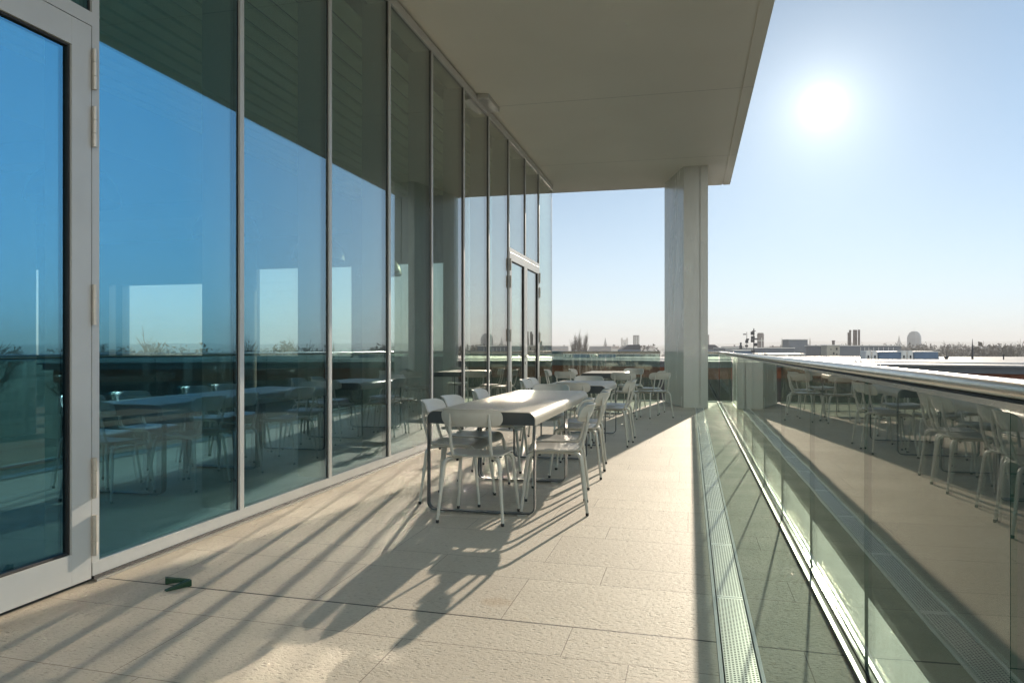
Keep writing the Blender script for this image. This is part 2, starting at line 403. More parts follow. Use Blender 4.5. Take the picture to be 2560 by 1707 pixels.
# mullions
YK = [3.26 + 1.3 * k for k in range(-8, 10)]
HT = SO - 0.13                   # underside of head rail
DTOP = 2.86
for k, y in zip(range(-8, 10), YK):
    if k == -1: z0 = DTOP + .07
    elif k == 8: z0 = DTOP + .07
    else: z0 = 0.095
    if k in (-2, 0, 7, 9): z0 = 0.03
    mb = MB().box(FX - .014, FX, y - .024, y + .024, z0, HT)
    mb.box(FX - .30, FX - .046, y - .020, y + .020, z0, HT, 1)
    mb.box(FX - .046, FX - .014, y - .036, y + .036, z0, HT, 2)
    bp(mb, 'mullion', [M['frame'], M['fin'], M['gasket']])
# head rail, sill
bp(MB().box(FX - .07, FX + .004, -6, 16.5, HT, SO - .03).box(FX - .07, FX - .02, -6, 16.5, SO - .03, SO - .001, 1), 'head_rail', [M['frame'], M['gasket']])
def sill(y0, y1):
    bp(MB().box(FX - .07, FX + .003, y0, y1, 0.028, 0.095).box(FX - .06, FX + .012, y0, y1, 0.012, 0.028, 1).box(FX - .06, FX + .03, y0, y1, 0.001, 0.012, 2),
       'sill', [M['frame'], M['gasket'], M['alu']])
sill(-6, .66 - .024); sill(3.26 - .024, 12.36 + .024); sill(14.96 - .024, 16.5)
# glass panes, each set a hair out of true
PR = random.Random(11)
def pane(y0, y1, z0, z1, x=FX - .018, parent=None):
    mb = MB().box(x - .024, x, y0, y1, z0, z1, cap=[1, 1, 1, 0, 1, 0])
    q1, q2 = PR.uniform(-.0014, .0014), PR.uniform(-.0014, .0014)
    mb.v = [(a + (q1 if b > y0 + .1 else 0) + (q2 if c_ > z0 + 1 else 0), b, c_) for a, b, c_ in mb.v]
    return bp(mb, 'glass_pane', [M['fglass'], M['gasket']], parent)
for k in range(-8, 10):
    y0 = 3.26 + 1.3 * k + .020; y1 = y0 + 1.26
    if k == 9: y0, y1 = 14.96 + .02, 16.5
    z0 = 0.095
    if k in (-2, -1, 7, 8): z0 = DTOP + .07
    pane(y0, y1, z0, HT)
# transoms
for a, b in ((.66, 3.26), (12.36, 14.96)):
    bp(MB().box(FX - .07, FX + .002, a + .024, b - .024, DTOP, DTOP + .07), 'transom', M['frame'])
# doors
def door(y0, y1, hinge_at, handle_y, label):
    st = .125; tr = .14; br = .155
    d = MB(); xo, xi = FX + .006, FX - .055
    d.box(xi, xo, y0, y0 + st, .018, DTOP - .006).box(xi, xo, y1 - st, y1, .018, DTOP - .006)
    d.box(xi, xo, y0 + st, y1 - st, .018, .018 + br).box(xi, xo, y0 + st, y1 - st, DTOP - .006 - tr, DTOP - .006)
    g = .012
    ya, yb, za, zb = y0 + st, y1 - st, .018 + br, DTOP - .006 - tr
    d.box(xi, xo - .012, ya, ya + g, za, zb, 1).box(xi, xo - .012, yb - g, yb, za, zb, 1)
    d.box(xi, xo - .012, ya + g, yb - g, za, za + g, 1).box(xi, xo - .012, ya + g, yb - g, zb - g, zb, 1)
    o = bp(d, 'door', [M['frame'], M['gasket']], bevel=.0015); tag(o, label=label)
    def sub(mb, name, mat, **kw):
        c = mb.build(name, mat, **kw); c.parent = o; return c
    sub(MB().box(FX - .036, FX - .022, ya + g, yb - g, za + g, zb - g, cap=[1, 1, 1, 0, 1, 0]), 'glass_pane', [M['fglass'], M['gasket']])
    for zc in (2.635, 2.34, 1.425, .535, .24):
        h = MB()
        for q in (-1, 0, 1):
            h.tube([(FX + .019, hinge_at, zc + q * .07 - .034), (FX + .019, hinge_at, zc + q * .07 + .034)], .0125, 12)
        h.box(FX + .0065, FX + .014, hinge_at - .006, hinge_at + .006, zc - .10, zc + .10)
        sub(h, 'hinge', M['hinge'], smooth=40)
    if handle_y is not None:
        s = -1 if handle_y > (y0 + y1) / 2 else 1
        hh = MB().tube(rounded([(FX + .006, handle_y, 1.06), (FX + .06, handle_y, 1.06), (FX + .06, handle_y + s * .13, 1.06)], .015), .0095, 10)
        hh.box(FX + .0065, FX + .012, handle_y - .018, handle_y + .018, 1.02, 1.10)
        sub(MB().box(FX + .0065, FX + .012, handle_y - .016, handle_y + .016, .90, .96), 'lock_plate', M['steel'])
        sub(hh, 'handle', M['steel'], smooth=40)
        if s: sub(MB().box(FX + .012, FX + .0145, handle_y - .004, handle_y + .004, .915, .945), 'keyhole', M['black'])
door(.69, 1.957, .685, None, 'door leaf nearer the camera of the left pair')
door(1.963, 3.225, 3.232, None, 'door leaf cut by the left edge with five hinges on its right stile')
door(12.39, 13.657, 12.386, 13.60, 'left leaf of the far double door')
door(13.663, 14.93, 14.936, None, 'right leaf of the far double door')
# interior
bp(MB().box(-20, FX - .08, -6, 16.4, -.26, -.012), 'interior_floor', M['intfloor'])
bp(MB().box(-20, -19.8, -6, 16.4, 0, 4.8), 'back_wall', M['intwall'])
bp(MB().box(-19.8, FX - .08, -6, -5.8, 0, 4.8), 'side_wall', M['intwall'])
sl_ = MB()
x = -3.42
while x > -7.7:
    sl_.box(x - .185, x, -5.8, 16.3, 4.70, 4.735); x -= .245
bp(sl_, 'slatted_ceiling', M['slat'])
bp(MB().box(-7.75, FX - .30, -5.8, 16.3, 4.80, 4.83), 'ceiling_void', M['gasket'])
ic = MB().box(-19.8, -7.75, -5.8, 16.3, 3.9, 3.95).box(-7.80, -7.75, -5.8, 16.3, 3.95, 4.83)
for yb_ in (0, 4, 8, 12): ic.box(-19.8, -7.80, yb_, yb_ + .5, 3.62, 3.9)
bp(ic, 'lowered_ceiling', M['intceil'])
ew = MB(); oy0, oy1 = 16.2, 16.45
ops = [(-14.5, -14.3, 2.85), (-14.1, -11.0, 2.82), (-10.33, -7.76, 3.15), (-7.2, -5.0, 3.18), (-18.4, -16.7, 3.3)]
edges = sorted(ops)
px = -19.8
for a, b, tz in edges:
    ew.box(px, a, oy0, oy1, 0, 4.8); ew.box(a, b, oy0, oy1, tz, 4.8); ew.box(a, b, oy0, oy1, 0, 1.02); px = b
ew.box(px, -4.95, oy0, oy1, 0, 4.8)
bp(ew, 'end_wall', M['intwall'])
bp(MB().box(-4.95, FX - .018, 16.478, 16.5, 0.095, HT, cap=[1, 1, 0, 1, 0, 1]), 'glass_pane', [M['fglass'], M['gasket']])
bp(MB().box(-4.95, FX - .07, 16.45, 16.5, 0.001, .095), 'end_sill', M['frame']); bp(MB().box(-4.95, FX - .07, 16.45, 16.5, HT, SO - .001), 'end_head_rail', M['frame'])
for a, b, tz in ops[1:4]:
    bp(MB().box(a, b, 16.30, 16.312, 1.02, tz, cap=[1, 1, 0, 1, 0, 1]), 'glass_pane', [M['cglass'], M['gasket']])
for xs in (-9.2, -13.2):
    for ys in (3, 8.5, 14):
        bp(MB().lathe([(.28, 0), (.28, 3.9)], 24, (xs, ys, 0)), 'interior_column', M['intwall'], smooth=40)
# pendants inside
def pendant():
    r = empty('pendant_lamp', (0, 0, 0))
    prof = [(.36 * math.cos(a), .34 * math.sin(a)) for a in [R(q) for q in range(0, 86, 8)]]
    inner = [(max(.03, p[0] - .012), p[1] - .008) for p in prof][::-1]
    MB().lathe(inner[::-1][::-1] + prof, 32).build('lamp_shade', M['pendant'], r, smooth=50)
    MB().tube([(0, 0, .34), (0, 0, 2.2)], .006, 6).build('cord', M['black'], r)
    return r
p0 = pendant()
PL = [('pendant dome lamp behind the glass beside the hinged door', 5.2), ('dome pendant lamp seen faintly through the second tall pane', 7.3),
      ('dome pendant lamp seen faintly through the third tall pane', 9.4), ('dome pendant lamp seen faintly through the fourth tall pane', 11.5)]
for i, (lb, y) in enumerate(PL):
    o = p0 if i == 0 else copy_tree(p0)
    o.location = (-5.0, y, 2.42); tag(o, label=lb, cat='lamp', group='dome pendant lamps inside the room')
# box at the head rail
hb = MB().prism([(0, 0), (.17, .04), (.17, .66), (0, .72)], -.075, 0).build('sensor_box', M['alu'], loc=(FX + .004, 10.35, SO - .03), bevel=.01)
hb.location.z = SO - .002
tag(hb, label='small grey metal box under the soffit at the top of the glass wall', cat='box')

# ------------------------------------------------------------------ railings
RX = 0.64
def rail(name, label, segs, tube_pts, chan, ax):
    r = empty(name, tube_pts[0][:2] + (0,), label=label, cat='railing', group='frameless glass railings')
    off = Vector((-tube_pts[0][0], -tube_pts[0][1], 0))
    for a, b in segs:
        if ax == 'y': mb = MB().box(RX - .006, RX + .006, a, b, .015, 1.085, cap=[1, 1, 1, 0, 1, 0])
        else: mb = MB().box(a, b, 17.243, 17.255, .015, 1.085, cap=[1, 1, 0, 1, 0, 1])
        mb.build('glass_panel', [M['rglass'], M['gedge']], r, loc=off)
    hr = MB().tube([(p[0], p[1], p[2] + .004) for p in tube_pts], .0225, 24)
    P = [Vector(p) for p in tube_pts]
    if ax == 'y': hr.box(RX - .019, RX + .019, P[0].y, P[-1].y, 1.078, 1.092).box(RX - .0165, RX + .0165, P[0].y, P[-1].y, 1.092, 1.098, 1)
    else: hr.box(min(P[0].x, P[-1].x), max(P[0].x, P[-1].x), 17.232, 17.266, 1.072, 1.094)
    hr.build('handrail', [M['steel'], M['gasket']], r, smooth=40, loc=off)
    c = MB()
    if ax == 'y':
        c.box(RX - .052, RX - .036, chan[0], chan[1], .001, .022).box(RX - .012, RX + .012, chan[0], chan[1], .001, .014, 1)
        c.box(RX - .036, RX - .012, chan[0], chan[1], .001, .008, 1).box(RX + .012, RX + .026, chan[0], chan[1], .001, .020)
    else:
        c.box(chan[0], chan[1], 17.19, 17.206, .001, .022).box(chan[0], chan[1], 17.206, 17.262, .001, .012, 1).box(chan[0], chan[1], 17.262, 17.28, .001, .03)
    c.build('base_channel', [M['alu'], M['gasket']], r, loc=off)
    return r
ys = [17.235] + [1.71 + 1.3 * k for k in range(11, -6, -1)]
ys = [y for y in ys if y <= 17.235]
segs = [(ys[i + 1] + .0015, ys[i] - .0015) for i in range(len(ys) - 1)]
rail('glass_railing', 'long frameless glass railing with a round steel handrail running down the right side',
     segs, [(RX, -4.9, 1.1125), (RX, 17.27, 1.1125)], (-4.9, 17.28), 'y')
rail('glass_railing', 'glass railing across the far end of the terrace left of the column',
     [(-.66 - 1.235 * (k + 1) + .004, -.66 - 1.235 * k - .004) for k in range(6)], [(-8.07, 17.249, 1.1125), (-.655, 17.249, 1.1125)], (-8.07, -.655), 'x')
rail('glass_railing', 'short glass railing between the column and the far right corner',
     [(.372, RX - .014)], [(.365, 17.249, 1.1125), (RX - .027, 17.249, 1.1125)], (.365, RX - .054), 'x')

# ------------------------------------------------------------------ drain
dr = empty('drain_channel', (.1865, 8, 0), label='long slotted steel drain channel let into the paving beside the railing', cat='drain')
fr = MB().box(-.0805, -.0665, -14, 9.3, -.055, .0035).box(.0665, .0805, -14, 9.3, -.055, .0035)
fr.box(-.0665, -.062, -14, 9.3, -.05, -.012, 1).box(.062, .0665, -14, 9.3, -.05, -.012, 1)
fr.build('channel_frame', [M['render_white'], M['gasket']], dr)
g0 = None
for i in range(20):
    yc = 3.74 - 8 + .5 + (i - 5)
    if yc > 9.3 - .45: break
    if g0 is None:
        g0 = MB().box(-.061, .061, -.498, .498, -.008, .001).build('grate', M['grate'], dr, bevel=.0015); g = g0
    else:
        g = g0.copy(); COL.objects.link(g); g.parent = dr
    g.location = (0, yc, 0)

# ------------------------------------------------------------------ door wedges
def wedge(loc, rz, ln, label):
    m = MB(); m.add([(0, -.017, 0), (ln, -.014, 0), (ln, .014, 0), (0, .017, 0), (0, -.017, .033), (ln, -.014, .006), (ln, .014, .006), (0, .017, .033)],
                    [(0, 3, 2, 1), (4, 5, 6, 7), (0, 1, 5, 4), (1, 2, 6, 5), (2, 3, 7, 6), (3, 0, 4, 7)])
    m.add([(.004, -.006, .0335), (ln * .9, -.005, .011), (ln * .9, .005, .011), (.004, .006, .0335), (.004, -.006, .028), (ln * .9, -.005, .006), (ln * .9, .005, .006), (.004, .006, .028)],
          [(0, 1, 2, 3), (0, 4, 5, 1), (1, 5, 6, 2), (2, 6, 7, 3), (3, 7, 4, 0)])
    o = m.build('door_wedge', M['wedge'], loc=loc, bevel=.003); o.rotation_euler = (0, 0, rz); return tag(o, label, 'door wedge', 'rubber door wedges')
wedge((-2.607, 3.29, .001), R(40), .115, 'green rubber door wedge lying with its thick end to the left')
wedge((-2.462, 3.295, .001), R(240), .125, 'green rubber door wedge lying nearer the camera with its thick end to the right')

# ------------------------------------------------------------------ chairs
def make_chair():
    r = empty('chair')
    # seat
    def seat(u, v):
        s = u * 2 - 1; tt = v * 2 - 1
        hw = .205 + .008 * tt
        rc = .055
        lim = hw - rc * (1 - math.sqrt(max(0, 1 - max(0, abs(tt) - .72) ** 2 / .0784)))
        x = s * lim; y = tt * .205 + .01
        z = .462 - .017 * math.exp(-((x / .13) ** 2 + ((y + .03) / .12) ** 2)) + .006 * (s * s)
        if y > .13: z -= ((y - .13) / .085) ** 2 * .042
        if y < -.14: z += ((-.14 - y) / .055) ** 2 * .006
        if y > .13: y -= ((y - .13) / .085) ** 2 * .012
        return (x, y, z), (x * .985, y * .985, z - .011)
    MB().sheet(seat, 22, 26).build('seat', M['seat'], r, smooth=50)
    def back(u, v):
        s = u * 2 - 1; tt = v * 2 - 1
        lim = .158 + .054 * math.sqrt(max(0, 1 - abs(tt) ** 2.4))
        x = s * lim; z = .728 + tt * .062
        y = -.272 - tt * .024 + 2.1 * x * x + (.012 * tt * tt)
        if tt > .55: y -= (tt - .55) ** 2 * .05
        dx = 2 * 2.1 * x; L = math.hypot(1, dx)
        return (x, y, z), (x - dx / L * -.011, y - .011 / L, z)
    MB().sheet(back, 26, 12).build('backrest', M['chair'], r, smooth=50)
    for sx in (-1, 1):
        pts = rounded([(sx * .115, .02, .444), (sx * .138, -.185, .444), (sx * .142, -.232, .60), (sx * .140, -.244, .69), (sx * .138, -.252, .755)], [.07, .05, .02], 8)
        MB().tube(pts, [.0115] * (len(pts) - 3) + [.011, .009, .006], 12).build('back_post', M['chair'], r, smooth=40)
        for sy in (-1, 1):
            top = [(sx * .115, 0, .440), (sx * .125, sy * .105, .440), (sx * .196, sy * .190, .436), (sx * .214, sy * .214, .22), (sx * .232, sy * .238, .018)]
            pts = rounded(top, [.05, .085, .01], 8)
            n = len(pts)
            rad = [.0135 if i < n - 12 else .0135 for i in range(n)]
            rad = [.0135 - .0035 * max(0, (.40 - p[2]) / .40) for p in pts]
            lg = MB().tube(pts, rad, 12).build('leg', M['chair'], r, smooth=40)
            e = Vector(pts[-1])
            MB().lathe([(.0085, 0), (.0115, .003), (.0115, .020), (.0102, .022)], 12, (e.x, e.y, 0)).build('foot_cap', M['black'], lg, smooth=40)
            MB().lathe([(.005, .412), (.010, .414), (.010, .430)], 10, (sx * .128, sy * .11, 0)).build('bumper', M['black'], lg)
    return r
CH = [  # x, y, heading (deg, 0 = faces +Y), label
 (-1.46, 5.11, 0, 'nearest chair, its back to the camera, at the near end of the first table'),
 (-.985, 5.52, 98, 'nearest chair on the railing side of the first table, turned side on'),
 (-1.06, 6.05, 94, 'second chair on the railing side of the first table, close behind the nearest one'),
 (-1.04, 7.05, 92, 'third chair on the railing side, drawn up to the second table top'),
 (-1.07, 7.52, 94, 'fourth chair on the railing side, last at the second table'),
 (-1.79, 5.66, -90, 'nearest chair on the glass wall side of the first table'),
 (-1.80, 6.18, -92, 'second chair on the glass wall side of the first table'),
 (-1.83, 7.20, -88, 'chair on the glass wall side standing alone at the second table'),
 (-1.56, 8.20, 176, 'chair at the far end of the second table facing the camera'),
 (-1.40, 9.16, 3, 'chair at the near end of the third table with its back to the camera'),
 (-.96, 9.38, 86, 'nearer chair on the railing side of the third table'),
 (-.98, 9.90, 84, 'farther chair on the railing side of the third table'),
 (-1.90, 9.66, -92, 'nearer chair on the glass wall side of the third table'),
 (-1.92, 10.20, -88, 'farther chair on the glass wall side of the third table'),
 (-1.46, 10.82, 180, 'chair at the far end of the third table facing the camera'),
 (-.61, 13.23, 35, 'chair turned at an angle just left of the stone column'),
 (-1.09, 12.98, -4, 'chair at the near end of the farthest table with its back to the camera'),
 (-.74, 14.12, 80, 'chair on the column side of the farthest table, behind the angled chair'),
 (-1.18, 15.35, 165, 'chair at the far right end of the farthest table, before the end railing'),
 (-2.46, 14.25, -86, 'chair standing closest to the far glass double door'),
 (-2.12, 13.42, -20, 'chair at the near left corner of the farthest table, back to the camera'),
 (-2.06, 14.75, -95, 'chair tucked against the left side of the farthest table'),
]
c0 = make_chair()
for i, (x, y, a, lb) in enumerate(CH):
    o = c0 if i == 0 else copy_tree(c0)
    o.location = (x, y, 0.0005); o.rotation_euler = (0, 0, R(a))
    tag(o, lb, 'chair', 'light grey metal chairs round the terrace tables')

# ------------------------------------------------------------------ tables
TW, TL, TH = .41, 1.40, .745
def make_table():
    r = empty('table')
    rad = .062
    out = [(-TW, .652)] + arc((-TW + rad, TH - rad), rad, PI, PI / 2, 10) + arc((TW - rad, TH - rad), rad, PI / 2, 0, 10) + [(TW, .652)]
    th = .005; ri = rad - th
    inn = [(-TW + th, .652)] + arc((-TW + rad, TH - rad), ri, PI, PI / 2, 10) + arc((TW - rad, TH - rad), ri, PI / 2, 0, 10) + [(TW - th, .652)]
    n = len(out); vs = []
    for y in (.001, TL - .001):
        vs += [(p[0], y, p[1]) for p in out] + [(p[0], y, p[1]) for p in inn]
    fs = []
    for i in range(n - 1):
        a, b = i, i + 1
        fs += [(a, b, 2 * n + b, 2 * n + a), (n + b, n + a, 3 * n + a, 3 * n + b), (b, a, n + a, n + b), (2 * n + a, 2 * n + b, 3 * n + b, 3 * n + a)]
    fs += [(0, n, 3 * n, 2 * n), (n, 0, 2 * n, 3 * n)][:0] + [(0, 2 * n, 3 * n, n), (n - 1, 2 * n - 1, 4 * n - 1, 3 * n - 1)]
    MB().add(vs, fs).build('tabletop', M['ttop'], r, smooth=35)
    bw = TW - th - .0005; zt = TH - th - .0005; zb = .012
    for y0 in (.004, TL - .054):
        def loop(hw, z0, z1, rr):
            return (arc((hw - rr, z1 - rr), rr, 0, PI / 2, 8) + arc((-hw + rr, z1 - rr), rr, PI / 2, PI, 8) +
                    arc((-hw + rr, z0 + rr), rr, PI, 1.5 * PI, 8) + arc((hw - rr, z0 + rr), rr, 1.5 * PI, 2 * PI, 8))
        lo = loop(bw, zb, zt, .057); li = loop(bw - .009, zb + .009, zt - .009, .048); k = len(lo)
        vs = []
        for y in (y0, y0 + .05): vs += [(p[0], y, p[1]) for p in lo] + [(p[0], y, p[1]) for p in li]
        fs = []
        for i in range(k):
            a, b = i, (i + 1) % k
            fs += [(a, b, 2 * k + b, 2 * k + a), (k + b, k + a, 3 * k + a, 3 * k + b), (b, a, k + a, k + b), (2 * k + a, 2 * k + b, 3 * k + b, 3 * k + a)]
        lf = MB().add(vs, fs).build('leg_frame', M['tframe'], r, smooth=35)
        for gx in (-bw + .07, bw - .13):
            MB().box(gx, gx + .06, y0 + .008, y0 + .042, .0005, zb).build('glide', M['alu'], lf)
        ya = y0 + .006 if y0 < .5 else y0 + .036
        MB().box(-bw + .0095, bw - .0095, ya, ya + .008, .650, zt - .0095).build('apron', M['tframe'], r)
    MB().box(-.03, .03, .056, TL - .056, .69, zt - .012).box(-.3, -.26, .056, TL - .056, .70, zt - .012).box(.26, .3, .056, TL - .056, .70, zt - .012).build('underframe', M['tframe'], r)
    return r
TB = [(-1.48, 5.195, 0, 'nearest long grey table, its near half lit by a band of sun'), (-1.48, 6.602, 0, 'second long grey table butted against the far end of the nearest'),
      (-1.41, 9.12, 0, 'third grey table standing beyond a gap from the joined pair'), (-1.58, 13.75, 0, 'farthest grey table, near the end railing')]
t0 = make_table()
for i, (x, y, a, lb) in enumerate(TB):
    o = t0 if i == 0 else copy_tree(t0)
    o.location = (x, y, 0); o.rotation_euler = (0, 0, R(a)); tag(o, lb, 'table', 'grey bent sheet tables down the terrace')

# ------------------------------------------------------------------ the town beyond
random.seed(7)
M['ground'] = plain('ground_grass', (0.17, 0.16, 0.12), 0.95, var=0.35, scale=0.02)
M['hill'] = plain('hill_fields', (0.06, 0.07, 0.05), 0.95, var=0.3, scale=0.004)
M['bark'] = plain('tree_bark', (0.075, 0.062, 0.045), 0.9, var=0.2, scale=2)
M['twigs'] = plain('bare_twigs', (0.085, 0.070, 0.05), 0.95, var=0.3, scale=0.5)
M['everg'] = plain('evergreen', (0.035, 0.05, 0.025), 0.9, var=0.3, scale=0.8)
M['slate'] = plain('dark_slate', (0.06, 0.06, 0.065), 0.6, var=0.15, scale=1)
M['bluegrey'] = plain('blue_grey_cladding', (0.13, 0.15, 0.18), 0.5, var=0.1, scale=1)
M['cream'] = plain('cream_render', (0.42, 0.40, 0.34), 0.8, var=0.08, scale=1)
M['stone'] = plain('church_stone', (0.33, 0.30, 0.25), 0.85, var=0.15, scale=0.5)
M['brickc'] = plain('brown_brick', (0.12, 0.095, 0.085), 0.85, var=0.15, scale=1)
M['tile'] = plain('roof_tile', (0.16, 0.09, 0.065), 0.8, var=0.2, scale=1)
M['blue'] = plain('blue_panel', (0.09, 0.15, 0.24), 0.4, var=0.15, scale=2)
M['white'] = plain('white_metal', (0.72, 0.71, 0.68), 0.4, var=0.06, scale=3)
M['rust'] = plain('rust_cladding', (0.22, 0.065, 0.03), 0.6, var=0.2, scale=0.5)
M['darkwin'] = plain('dark_window', (0.02, 0.025, 0.03), 0.15, var=0.2)
t = NT('metal_roof'); v = t.coord(); sx = t.n('SeparateXYZ'); t.l(v, sx.inputs[0])
seam = t.math('LESS_THAN', t.math('FRACT', t.math('DIVIDE', sx.outputs[0], 1.3)), 0.04)
n1 = t.noise(v, 1.2, 5, 0.6)
t.bsdf(t.mix(t.ramp(n1, .3, .7), (0.16, 0.18, 0.21), (0.24, 0.25, 0.27)), t.math('ADD', .42, t.math('MULTIPLY', n1, .25)), 0.0,
       t.bump(t.math('ADD', n1, t.math('MULTIPLY', seam, 1.5)), 0.9, 0.05), 0.25)
M['mroof'] = t.m

# ground and hills
gm = MB(); N = 64
rings = [0, 60, 200, 600, 1500, 3000, 6000]
gv = [(0, 0, GZ)]; 
for r_ in rings[1:]:
    for j in range(N): gv.append((r_ * math.cos(2 * PI * j / N), r_ * math.sin(2 * PI * j / N), GZ))
gf = [(0, 1 + j, 1 + (j + 1) % N) for j in range(N)]
for i in range(len(rings) - 2):
    for j in range(N): gf.append((1 + i * N + j, 1 + (i + 1) * N + j, 1 + (i + 1) * N + (j + 1) % N, 1 + i * N + (j + 1) % N))
gm.add(gv, gf)
tag(gm.build('ground', M['ground']), kind='structure')
hm = MB(); NH = 240
for ring, (r_, hmax, sd) in enumerate(((2600, 22, 1.3), (3700, 36, 4.1))):
    vs = []
    for j in range(NH):
        a = 2 * PI * j / NH
        hh = hmax * (0.55 + .25 * math.sin(3 * a + sd) + .14 * math.sin(9 * a + 2 * sd) + .07 * math.sin(23 * a) + .05 * math.sin(51 * a + sd))
        for k, (dr_, f_) in enumerate(((-500, 0), (-250, .55), (0, 1), (300, .6), (700, 0))):
            vs.append(((r_ + dr_) * math.cos(a), (r_ + dr_) * math.sin(a), GZ - .5 + hh * f_ + (12 if f_ > 0 else 0) * f_))
    fs = [(j * 5 + k, ((j + 1) % NH) * 5 + k, ((j + 1) % NH) * 5 + k + 1, j * 5 + k + 1) for j in range(NH) for k in range(4)]
    hm.add(vs, [f[::-1] for f in fs])
tag(hm.build('hills', M['hill'], smooth=60), kind='structure')

# woods as one mass
wm_ = MB()
def clump(mb, c, rx, rz_, n, size, mi=0):
    for _ in range(n):
        while True:
            p = Vector((random.uniform(-1, 1), random.uniform(-1, 1), random.uniform(-1, 1)))
            if p.length < 1: break
        p = Vector((c[0] + p.x * rx, c[1] + p.y * rx, c[2] + p.z * rz_))
        a = [Vector((random.gauss(0, 1), random.gauss(0, 1), random.gauss(0, 1))).normalized() * size * random.uniform(.5, 1.3) for _ in range(3)]
        mb.add([p + a[0], p + a[1], p + a[2]], [(0, 1, 2)], mi)
for _ in range(620):
    a = R(random.uniform(-50, 62)); d = random.uniform(330, 1500) ** 1.0
    rx = random.uniform(4, 8); hgt = random.uniform(6, 12.5)
    c = (math.sin(a) * d, math.cos(a) * d, GZ + hgt * .55)
    clump(wm_, c, rx, hgt * .55, 60, 1.5)
for _ in range(230):
    a = R(random.choice([random.uniform(10.5, 23), random.uniform(10.5, 23), random.uniform(-12, 60)])); d = random.uniform(260, 800)
    rx = random.uniform(3, 6); hgt = random.uniform(12.5, 13.2 + d * .0065)
    clump(wm_, (math.sin(a) * d, math.cos(a) * d, GZ + hgt * .55), rx, hgt * .47, 90, 1.0 + d * .0008)
tag(wm_.build('woodland', M['twigs']), kind='stuff')

def bare_tree(h, spread, upright, seed, depth=5, tw=1.0):
    rnd = random.Random(seed); tr = MB(); cr = MB()
    def grow(p, d, ln, r_, lev):
        q = p + d * ln; mid = p + d * ln * .5 + Vector((rnd.uniform(-1, 1), rnd.uniform(-1, 1), 0)) * ln * .05
        mb = tr if lev < 2 else cr
        mb.tube([p, mid, q], [r_, r_ * .82, r_ * .62], 5 if lev < 2 else 3, cap=False)
        if lev >= depth: return
        n = 3 if lev < 1 else (4 if lev < depth - 1 else 3)
        for k in range(n + (1 if lev < 3 else 0)):
            f = rnd.uniform(.35, 1.0); s = p + (q - p) * f
            side = Vector((rnd.gauss(0, 1), rnd.gauss(0, 1), rnd.gauss(0, .3))).normalized()
            nd = (d * (1 - spread) + side * spread + Vector((0, 0, upright))).normalized()
            grow(s, nd, ln * rnd.uniform(.55, .75), r_ * .5, lev + 1)
        if lev < depth: grow(q, (d + Vector((rnd.gauss(0, .12), rnd.gauss(0, .12), upright * .5))).normalized(), ln * .7, r_ * .62, lev + 1)
    grow(Vector((0, 0, 0)), Vector((0, 0, 1)), h * .34, h * .018 * tw, 0)
    return tr, cr
def tree(loc, h, spread, up, seed, label, group=None, rz=0, depth=4, tw=1.0, name='bare_tree', squeeze=1.0):
    r = empty(name, loc, rz, label=label, cat='tree', group=group)
    a, b = bare_tree(h, spread, up, seed, depth, tw)
    zmax = max(v[2] for v in b.v); s = h / zmax
    for m in (a, b): m.v = [(v[0] * s * squeeze, v[1] * s * squeeze, v[2] * s) for v in m.v]
    a.build('trunk', M['bark'], r); b.build('crown', M['twigs'], r)
    return r
for u, vt, d, sd, lb in ((1437, 829, 262, 3, 'shortest of the three bare poplars, left of the group'), (1446, 820, 270, 5, 'tallest and thinnest bare poplar, in the middle of the three'),
                    (1457, 825, 258, 9, 'bushiest bare poplar, right of the three')):
    p = at(u, d, GZ); tree(p, hz(vt, d) - GZ, .16, .35, sd, lb, 'bare poplars beyond the end railing', tw=.6, name='bare_poplar', squeeze=.62 if u == 1446 else 1.0)
TR = [(2330, 853, 210, 'bare tree right of the domed tower'), (2375, 850, 230, 'wide bare tree standing between domed tower and black finial'),
      (2410, 856, 190, 'low bare tree just left of the black finial'), (2465, 852, 200, 'bare tree right of the black finial'), (2505, 856, 220, 'small bare tree above the dark dome of shrubs'),
      (2540, 845, 170, 'largest bare tree at the right edge'), (2215, 862, 240, 'bare tree top over the long cladding building'), (2060, 860, 240, 'small bare tree between the blue block and the long building'),
      (1935, 862, 260, 'low bare tree right of the round tower')]
for i, (u, vt, d, lb) in enumerate(TR):
    tree(at(u, d, GZ), hz(vt, d) - GZ, .5, .15, 20 + i, lb, 'bare trees on the skyline', depth=4)
# trees that the glass wall mirrors, out to the right of the frame
for i, (az, d, h) in enumerate(((26, 110, 14.5), (31, 160, 16), (34.5, 95, 13.5), (38, 140, 17), (42, 120, 14), (47, 170, 17), (52, 110, 15), (29, 210, 17))):
    p = Vector((math.sin(R(az)) * d, math.cos(R(az)) * d, GZ))
    tree(p, h, .5, .15, 40 + i, ['mirrored bare tree %s' % s for s in ('nearest the fourth pane', 'in the fourth pane, farther off', 'in the third pane', 'over the third mullion', 'at the left of the third pane', 'in the second pane', 'in the second pane near the hinged door', 'faint beyond the fourth pane')][i], 'bare trees mirrored in the glass wall', depth=4)
e = MB(); clump(e, (0, 0, 8.5), 2.6, 6, 1600, .55)
er = empty('conifer', (math.sin(R(28)) * 120, math.cos(R(28)) * 120, GZ), label='dark upright conifer mirrored in the glass wall', cat='tree')
e.build('crown', M['everg'], er); MB().tube([(0, 0, 0), (0, 0, 9)], [.35, .15], 8).build('trunk', M['bark'], er)
